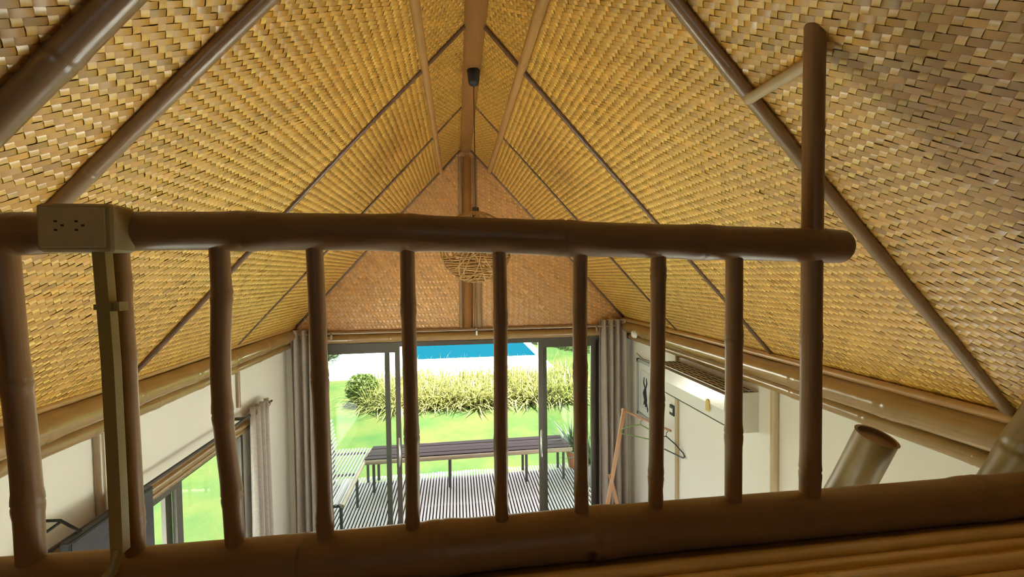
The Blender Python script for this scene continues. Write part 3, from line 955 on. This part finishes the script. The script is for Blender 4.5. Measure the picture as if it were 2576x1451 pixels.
# glossy front panel
fp = [(XR-ad-.006, -.755), (XR-ad-.014, -.85), (XR-ad+.020, -.955), (XR-ad+.027, -.950), (XR-ad-.004, -.85), (XR-ad+.003, -.755)]
MB().prism([(x, z+CZ) for x, z in fp], 1, ay0+.012, ay1-.012).build('front_panel', M['acwhite'], ac)
itk = MB().box(V(XR-ad+.005, ay0+.02, -.7445), V(XR-.02, ay1-.02, -.742)).build('intake_recess', M['acdark'], ac)
for k in range(6):
    x = XR-ad+.012 + k*.0372
    MB().box(V(x-.0032, ay0+.02, -.742), V(x+.0032, ay1-.02, -.735)).build('grille_bar', M['acside'], itk)
for k in range(11):
    y = ay0+.03 + k*(ay1-ay0-.06)/10
    MB().box(V(XR-ad+.008, y-.0025, -.742), V(XR-.022, y+.0025, -.737)).build('grille_bar', M['acside'], itk)
MB().prism([(XR-ad+.03, -.970+CZ), (XR-ad+.085, -.999+CZ), (XR-ad+.088, -.993+CZ), (XR-ad+.034, -.964+CZ)], 1, ay0+.05, ay1-.05).build('louvre', M['acside'], ac)
MB().prism([(XR-ad+.018, -.957+CZ), (XR-ad+.030, -.968+CZ), (XR-ad+.034, -.962+CZ), (XR-ad+.023, -.952+CZ)], 1, ay0+.02, ay1-.02).build('outlet_gap', M['acdark'], ac)
arch = [(-.026, 0)] + [(.026*math.cos(a), .062 + .026*math.sin(a)) for a in np.linspace(math.pi, 0, 9)] + [(.026, 0)]
MB().prism([(2.60 + p[0]*.75, -.905 + p[1]*.9 + CZ) for p in arch], 0, XR-ad-.0185, XR-ad-.012).build('energy_label', M['gold'], ac)

# small round sensor and switch
sn = empty('sensor', V(XR-.14, 4.0, -.59), 'small round white fitting on the eaves beam near the picture', 'fitting')
pp = [V(XR-.135, 3.98, -.59), V(XR-.15, 3.98, -.59), V(XR-.16, 3.98, -.59)]
MB().tube(pp, [.034, .036, .026], 18).build('dome', M['white'], sn)
MB().tube([V(XR-.125, 3.98, -.59), V(XR-.136, 3.98, -.59)], .040, 18).build('base_ring', M['white'], sn)
sw = empty('wall_switch', V(XR, 3.46, -1.2), 'small dark framed wall switch beside a bamboo batten', 'switch')
MB().box(V(XR-.018, 3.445, -1.235), V(XR, 3.52, -1.145), .004).build('holder', M['black'], sw)
MB().box(V(XR-.022, 3.458, -1.205), V(XR-.017, 3.507, -1.17)).build('display', M['paper'], sw)

# framed picture
pc = empty('framed_picture', V(XR, 4.05, -1.45), 'framed ink drawing in a pale grey frame on the white wall', 'picture')
pz0, pz1, py0, py1 = -1.44, -.868, 3.86, 4.19
f = MB()
f.box(V(XR-.025, py0, pz1-.03), V(XR, py1, pz1)); f.box(V(XR-.025, py0, pz0), V(XR, py1, pz0+.03))
f.box(V(XR-.025, py0, pz0), V(XR, py0+.03, pz1)); f.box(V(XR-.025, py1-.03, pz0), V(XR, py1, pz1))
f.build('frame', M['greyframe'], pc)
MB().box(V(XR-.012, py0+.03, pz0+.03), V(XR-.002, py1-.03, pz1-.03)).build('mount', M['paper'], pc)
f = MB()
a, c = (py0+.07, py1-.07), (pz0+.10, pz1-.10)
f.box(V(XR-.0135, a[0], c[1]-.004), V(XR-.012, a[1], c[1])); f.box(V(XR-.0135, a[0], c[0]), V(XR-.012, a[1], c[0]+.004))
f.box(V(XR-.0135, a[0], c[0]), V(XR-.012, a[0]+.004, c[1])); f.box(V(XR-.0135, a[1]-.004, c[0]), V(XR-.012, a[1], c[1]))
f.build('border_line', M['greyframe'], pc)
f = MB()
def brush(pts, wd):
    f.tube([V(XR-.013, y, z) for y, z in pts], wd, 6)
brush([(4.00, -1.32), (3.99, -1.25), (4.01, -1.18), (4.0, -1.12)], [.006, .02, .024, .008])
brush([(4.0, -1.14), (3.97, -1.08), (3.985, -1.03)], [.008, .009, .004])
brush([(4.005, -1.14), (4.04, -1.09), (4.035, -1.03)], [.008, .009, .004])
brush([(3.98, -1.28), (3.955, -1.33), (3.96, -1.36)], [.008, .008, .004])
brush([(4.02, -1.27), (4.045, -1.31)], [.012, .004])
f.build('ink_figure', M['ink'], pc)
MB().tube([V(XR-.012, py1+.02, pz1+.045), V(XR-.03, (py0+py1)/2, pz1+.022), V(XR-.012, py0-.04, pz1+.028)], .003, 6).build('dark_line', M['legdark'], pc)  # thin dark line above the frame

# clothes rack with hangers, on the floor by the curtain
ck = empty('clothes_rack', V(1.5, 3.6, -2.8), 'orange wooden folding clothes rack by the curtain', 'clothes rack')
for y in (4.0,):
    for (xa, za), (xb, zb), dy in (((1.615, -1.32), (1.34, -2.8), 0), ((1.475, -1.98), (1.665, -2.8), .022)):
        d = .017
        nx = Vector((zb-za, 0, -(xb-xa))); nx = Vector((nx.x, 0, nx.z)).normalized()*d
        pa, pb = V(xa, y+dy, za), V(xb, y+dy, zb)
        vts = [pa+nx+Vector((0, -.011, 0)), pa-nx+Vector((0, -.011, 0)), pa-nx+Vector((0, .011, 0)), pa+nx+Vector((0, .011, 0)),
               pb+nx+Vector((0, -.011, 0)), pb-nx+Vector((0, -.011, 0)), pb-nx+Vector((0, .011, 0)), pb+nx+Vector((0, .011, 0))]
        MB().add(vts, [(0,1,2,3), (7,6,5,4), (0,4,5,1), (1,5,6,2), (2,6,7,3), (3,7,4,0)], [[(p.x+p.z, p.z) for p in ()] or [(0, i*.1) for i in range(4)]]*6).build('leg', M['wood'], ck)
MB().tube([V(1.605, 4.04, -1.345), V(1.795, 3.42, -1.345)], .010, 10).build('hanging_bar', M['wood'], ck)
def hanger(y, rot, mat, label):
    x0 = 1.605 + (4.04 - y) / .62 * .19
    h = empty('clothes_hanger', V(x0, y, -1.40), label, 'hanger', 'hangers on the clothes rack')
    c, s = math.cos(rot), math.sin(rot)
    def q(x, z): return V(x0 + x*c, y + x*s, -1.345 + z)
    pts = [q(-.20, -.17), q(-.185, -.145), q(-.10, -.10), q(0, -.065), q(.10, -.10), q(.185, -.145), q(.20, -.17), q(.185, -.185), q(0, -.185), q(-.185, -.185), q(-.20, -.17)]
    MB().tube(pts, .0055, 8, cap=False).build('hanger_body', mat, h)
    hk = [q(0, -.065), q(0, -.04)] + [q(.017*math.sin(a), -.013 + .017*(-math.cos(a)) - .0) + Vector((0, 0, .0)) for a in np.linspace(.0, 4.2, 9)]
    MB().tube(hk, .003, 6).build('hook', mat, h)
hanger(3.78, -.75, M['hgreen'], 'pale green plastic hanger beside the curtain')
hanger(3.47, -1.25, M['hdark'], 'dark green plastic hanger nearest the bamboo batten')
tb = empty('storage_tub', V(1.55, 3.9, -2.4), 'magenta plastic tub under the clothes rack', 'tub')
MB().lathe([(0, .0), (.10, .0), (.125, .34), (.135, .35), (.12, .35), (.09, .02), (0, .02)], V(1.575, 4.12, -2.8), 24).build('tub_body', M['pink'], tb)
MB().lathe([(.134, .335), (.142, .345), (.134, .356)], V(1.575, 4.12, -2.8), 24).build('rim', M['pink'], tb)

# television on an arm at the window wall
tv = empty('television', V(-1.5, 2.0, -1.4), 'dark flat television on a wall arm below the short batten', 'television')
MB().box(V(-1.535, 1.835, -1.36), V(-1.50, 2.30, -1.015), .004).build('cabinet', M['black'], tv)
MB().box(V(-1.501, 1.845, -1.35), V(-1.498, 2.29, -1.025)).build('screen', M['screen'], tv)
MB().tube([V(XL, 1.86, -.93), V(-1.58, 1.90, -.955), V(-1.515, 1.925, -1.03)], .006, 8).build('wall_arm', M['black'], tv)
MB().tube([V(XL, 1.80, -1.02), V(-1.58, 1.90, -.962)], .006, 8).build('wall_arm', M['black'], tv)

# ================================================================== OUTSIDE
lawn = tag(MB().box((-30, -12, -.33), (30, 60, -.16)).build('lawn', M['lawn']), 'bright green lawn around the house', kind='structure')
ter = tag(MB().box((-14, 12.7, -.16), (2.3 + .75, 15.2, -.148)).build('terrace', M['terrace']), 'pale sunlit paving in front of the pool', kind='structure')
bounce_s = tag(MB().box((XR+.1, -.4, -.16), (XR+6.5, 4.6, -.145)).build('bounce_paving_side', M['terrace']), 'unseen pale paving added beside the house to bounce sunlight', kind='structure')  # unseen pale slab added to bounce sun through the right windows
bounce_l = tag(MB().box((XL-2.0, -1.5, -.16), (XL-.1, 2.6, -.145)).build('bounce_paving_strip', M['terrace']), 'unseen pale strip added along the window wall to bounce sunlight', kind='structure')  # unseen pale slab added to throw sun up through the left window
ter2 = tag(MB().box((-14, 15.2, -.16), (-2.05, 24, -.148)).build('terrace_edge', M['terrace']), 'pale sunlit paving at the end of the pool', kind='structure')
pool = empty('swimming_pool', (.4, 18, -.15), 'turquoise swimming pool with a pale coping', 'swimming pool')
px0, px1, py0, py1 = -1.9, 2.85, 15.35, 26.0
MB().box((px0, py0, -.155), (px1, py1, -.150)).build('water', M['water'], pool)
cp = .3
for a, b_ in (((px0-cp, py0-cp, -.16), (px1+cp, py0, -.135)), ((px0-cp, py1, -.16), (px1+cp, py1+cp, -.135)), ((px0-cp, py0, -.16), (px0, py1, -.135)), ((px1, py0, -.16), (px1+cp, py1, -.135))):
    MB().box(a, b_).build('coping', M['coping'], pool)

# deck of round bamboo slats
deck = empty('deck', (0, 5.3, 0), 'veranda deck of parallel bamboo slats with open gaps', kind='structure')
pth, rd = culm_profile((0, 4.54, -.0135), (0, 6.14, -.0135), .0135, nodes=[.2, .45, .7, .93], steps=2, swell=.05)
base = MB().tube(pth, rd, 6).mesh('slat', M['deckslat'])
x = -2.05
while x < 2.35:
    o = bpy.data.objects.new('slat', base); COL.objects.link(o)
    o.parent = deck; o.matrix_parent_inverse = Matrix.Translation(-deck.location)
    o.location = (x, random.uniform(-.012, .012), random.uniform(-.002, .002))
    x += .039
for y in (4.62, 5.3, 6.0):
    MB().box((-2.1, y-.03, -.14), (2.4, y+.03, -.03)).build('joist', M['legdark'], deck)
sill = tag(MB().box((DX0, D+.1, -.16), (DX1, 4.55, -.005)).build('trim_2', M['terrace']), 'pale threshold outside the sliding door', kind='structure')

# long plank bench at the edge of the deck
bn = empty('plank_bench', (.2, 5.86, 0), 'long weathered plank bench across the edge of the deck', 'bench')
BZ = .45
yy = 5.66
for k in range(4):
    w = (.10, .115, .105, .11)[k]
    MB().box((-1.21 + .01*k, yy, BZ-.035), (1.52 - .015*k, yy+w-.008, BZ + (.003 if k % 2 else 0)), .004).build('plank', M['plank'], bn)
    yy += w
culm('front_edge', (-1.22, 5.635, BZ-.035), (1.53, 5.635, BZ-.035), .027, M['bench'], bn, nodes=nodes_every(2.8, .33, .2), wob=.003, seg=10, seed=8)
for x in (-1.10, -.125, .905, 1.42):
    for y in (5.68, 6.02):
        MB().tube([(x, y, 0), (x, y, BZ-.04)], .019, 8).build('leg', M['legdark'], bn)
# slatted bench along the side
sb = empty('slatted_bench', (-1.5, 5.3, 0), 'slatted bamboo bench with a slatted back along the deck side', 'bench')
for k in range(12):
    x = -1.235 - k*.042
    culm('seat_slat', (x, 4.58, BZ-.012), (x, 6.06 if k else 6.03, BZ-.012), .0128, M['deckslat'], sb, nodes=[.2, .5, .8], seg=6, steps=2, seed=k)
culm('front_edge', (-1.212, 4.58, BZ-.03), (-1.205, 6.05, BZ-.03), .021, M['pale'], sb, nodes=[.15, .4, .65, .9], seg=8, seed=90)
for y in (4.62, 5.34, 5.98):
    MB().tube([(-1.235, y, 0), (-1.235, y, BZ-.04)], .018, 8).build('leg', M['legdark'], sb)
    MB().tube([(-1.68, y, 0), (-1.68, y, BZ-.04)], .018, 8).build('leg', M['legdark'], sb)
    MB().tube([(-1.21, y, BZ-.045), (-1.70, y, BZ-.045)], .016, 8).build('cross_bar', M['legdark'], sb)
for k in range(8):
    z = BZ + .045 + k*.045
    x = -1.665 - k*.012
    culm('back_slat', (x, 4.58, z), (x, 6.10 + .012*k, z), .0135, M['deckslat'], sb, nodes=[.3, .6, .9], seg=6, steps=2, seed=k+40)
for y in (4.7, 6.02):
    MB().tube([(-1.68, y, BZ-.05), (-1.785, y, BZ+.40)], .016, 8).build('back_post', M['legdark'], sb)

# potted plant and terracotta pot on the deck
def blade_mesh(n, length, width, spread, droop, seed, mat, name, lean=.0, seg=5):
    rs = random.Random(seed)
    b = MB()
    for k in range(n):
        az = rs.uniform(0, 2*math.pi)
        ln = length * rs.uniform(.6, 1.1); wd = width * rs.uniform(.7, 1.15)
        el = math.radians(rs.uniform(38, 88))
        dr = droop * rs.uniform(.6, 1.4)
        o = Vector((rs.uniform(-1, 1)*spread, rs.uniform(-1, 1)*spread, 0))
        p = o.copy(); d = Vector((math.cos(az)*math.cos(el), math.sin(az)*math.cos(el), math.sin(el)))
        sdv = Vector((-math.sin(az), math.cos(az), 0))
        vts = []
        for i in range(seg+1):
            t = i/seg
            ww = wd * (1 - t**2.2) * (.55 + .45*math.sin(math.pi*min(1, t+.25))) + .0008
            vts += [p - sdv*ww/2 + Vector((0, 0, ww*.12)), p + sdv*ww/2 + Vector((0, 0, ww*.12))]
            d = (d + Vector((0, 0, -dr/seg))).normalized()
            p = p + d*ln/seg
            if p.z < .01: p.z = .01
        b.add(vts, [(2*i, 2*i+1, 2*i+3, 2*i+2) for i in range(seg)], None, True)
    return b.mesh(name, mat)
pt = empty('potted_plant', (1.775, 5.5, 0), 'leafy plant in a tapered grey pot on the deck', 'potted plant')
MB().lathe([(0, 0), (.085, 0), (.095, .02), (.135, .27), (.150, .275), (.150, .30), (.128, .30), (.12, .26), (0, .255)], (1.775, 5.5, 0), 22).build('pot', M['potgrey'], pt)
MB().lathe([(0, .262), (.122, .258)], (1.775, 5.5, 0), 22).build('soil', M['soil'], pt)
me = blade_mesh(46, .62, .035, .05, 1.3, 12, M['potleaf'], 'foliage')
o = bpy.data.objects.new('foliage', me); COL.objects.link(o); o.location = (1.775, 5.5, .26); attach(o, pt)
tp = empty('terracotta_pot', (1.66, 6.02, 0), 'terracotta pot with a spiky plant at the bench end', 'potted plant')
MB().lathe([(0, 0), (.075, 0), (.115, .22), (.128, .222), (.128, .26), (.11, .26), (.10, .21), (0, .21)], (1.66, 6.02, 0), 20).build('pot', M['terra'], tp)
me = blade_mesh(40, .62, .045, .04, .9, 15, M['potleaf'], 'foliage')
o = bpy.data.objects.new('foliage', me); COL.objects.link(o); o.location = (1.66, 6.02, .21); attach(o, tp)

# strap-leaved clumps bordering the paving
protos = [blade_mesh(230, .92, .032, .30, 1.75, 30+k, M['blade'], 'foliage', seg=6) for k in range(4)]
spots = []
rs = random.Random(21)
for row, (y, n, x0, x1) in enumerate(((9.95, 9, -1.75, 2.55), (10.7, 9, -1.9, 2.9), (11.5, 9, -1.7, 3.1))):
    for k in range(n):
        spots.append((x0 + (x1-x0)*k/(n-1) + rs.uniform(-.12, .12), y + rs.uniform(-.14, .14), rs.uniform(.85, 1.15)))
for k, (x, y, s) in enumerate(spots):
    o = bpy.data.objects.new('strap_leaf_clump', protos[k % 4]); COL.objects.link(o)
    o.location = (x, y, -.165); o.rotation_euler[2] = rs.uniform(0, 6.28); o.scale = (s, s, s*.92)
    nth = ('first', 'second', 'third', 'fourth', 'fifth', 'sixth', 'seventh', 'eighth', 'ninth')[k % 9]
    tag(o, nth + ' strap-leaved clump from the round shrub, ' + ('lawn-side row', 'middle row', 'paving-side row')[k // 9] + ' of the border', 'plant', 'strap-leaved clumps in the border')

def leafy(name, c, r, n, size, mat, label, cat, seed, flat=1.0, group=None):
    t = empty(name, c, label, cat, group)
    rs = random.Random(seed)
    b = MB()
    for k in range(n):
        v = Vector((rs.gauss(0, 1), rs.gauss(0, 1), rs.gauss(0, 1))).normalized()
        rr = rs.uniform(.55, 1.0)**.5
        p = Vector((c[0] + v.x*r[0]*rr, c[1] + v.y*r[1]*rr, c[2] + r[2] + v.z*r[2]*rr))
        a = Vector((rs.gauss(0, 1), rs.gauss(0, 1), rs.gauss(0, .5))).normalized()*size*rs.uniform(.6, 1.3)
        q = (a.cross(Vector((rs.gauss(0, 1), rs.gauss(0, 1), rs.gauss(0, 1)))).normalized())*size*.33
        b.add([p-a, p+q, p+a, p-q], [(0, 1, 2, 3)])
    b.build('foliage', mat, t)
    for k in range(4):
        e = Vector((c[0] + rs.uniform(-.5, .5)*r[0], c[1] + rs.uniform(-.5, .5)*r[1], c[2] + r[2]*1.3))
        MB().tube([(c[0], c[1], c[2]), (Vector(c)+e)/2 + Vector((.03, 0, 0)), e], [.02, .014, .006], 6).build('stem', M['legdark'], t)
    return t
leafy('round_shrub', (-2.22, 10.35, -.17), (.38, .40, .36), 1100, .075, M['leaf'], 'dark green round shrub at the end of the border', 'shrub', 3)
leafy('hedge_shrub', (-4.85, 15.6, -.17), (.85, 1.9, .55), 2600, .11, M['hedge'], 'dark hedge shrub beyond the pale paving', 'shrub', 4)
leafy('hedge_shrub', (5.6, 17.2, -.17), (1.6, 1.8, 1.0), 2600, .12, M['hedge'], 'dense hedge shrub beyond the pool corner', 'shrub', 5)
leafy('hedge_shrub', (4.1, 18.6, -.17), (.9, 1.2, .8), 1500, .11, M['hedge'], 'low hedge shrub behind the pool coping', 'shrub', 6)
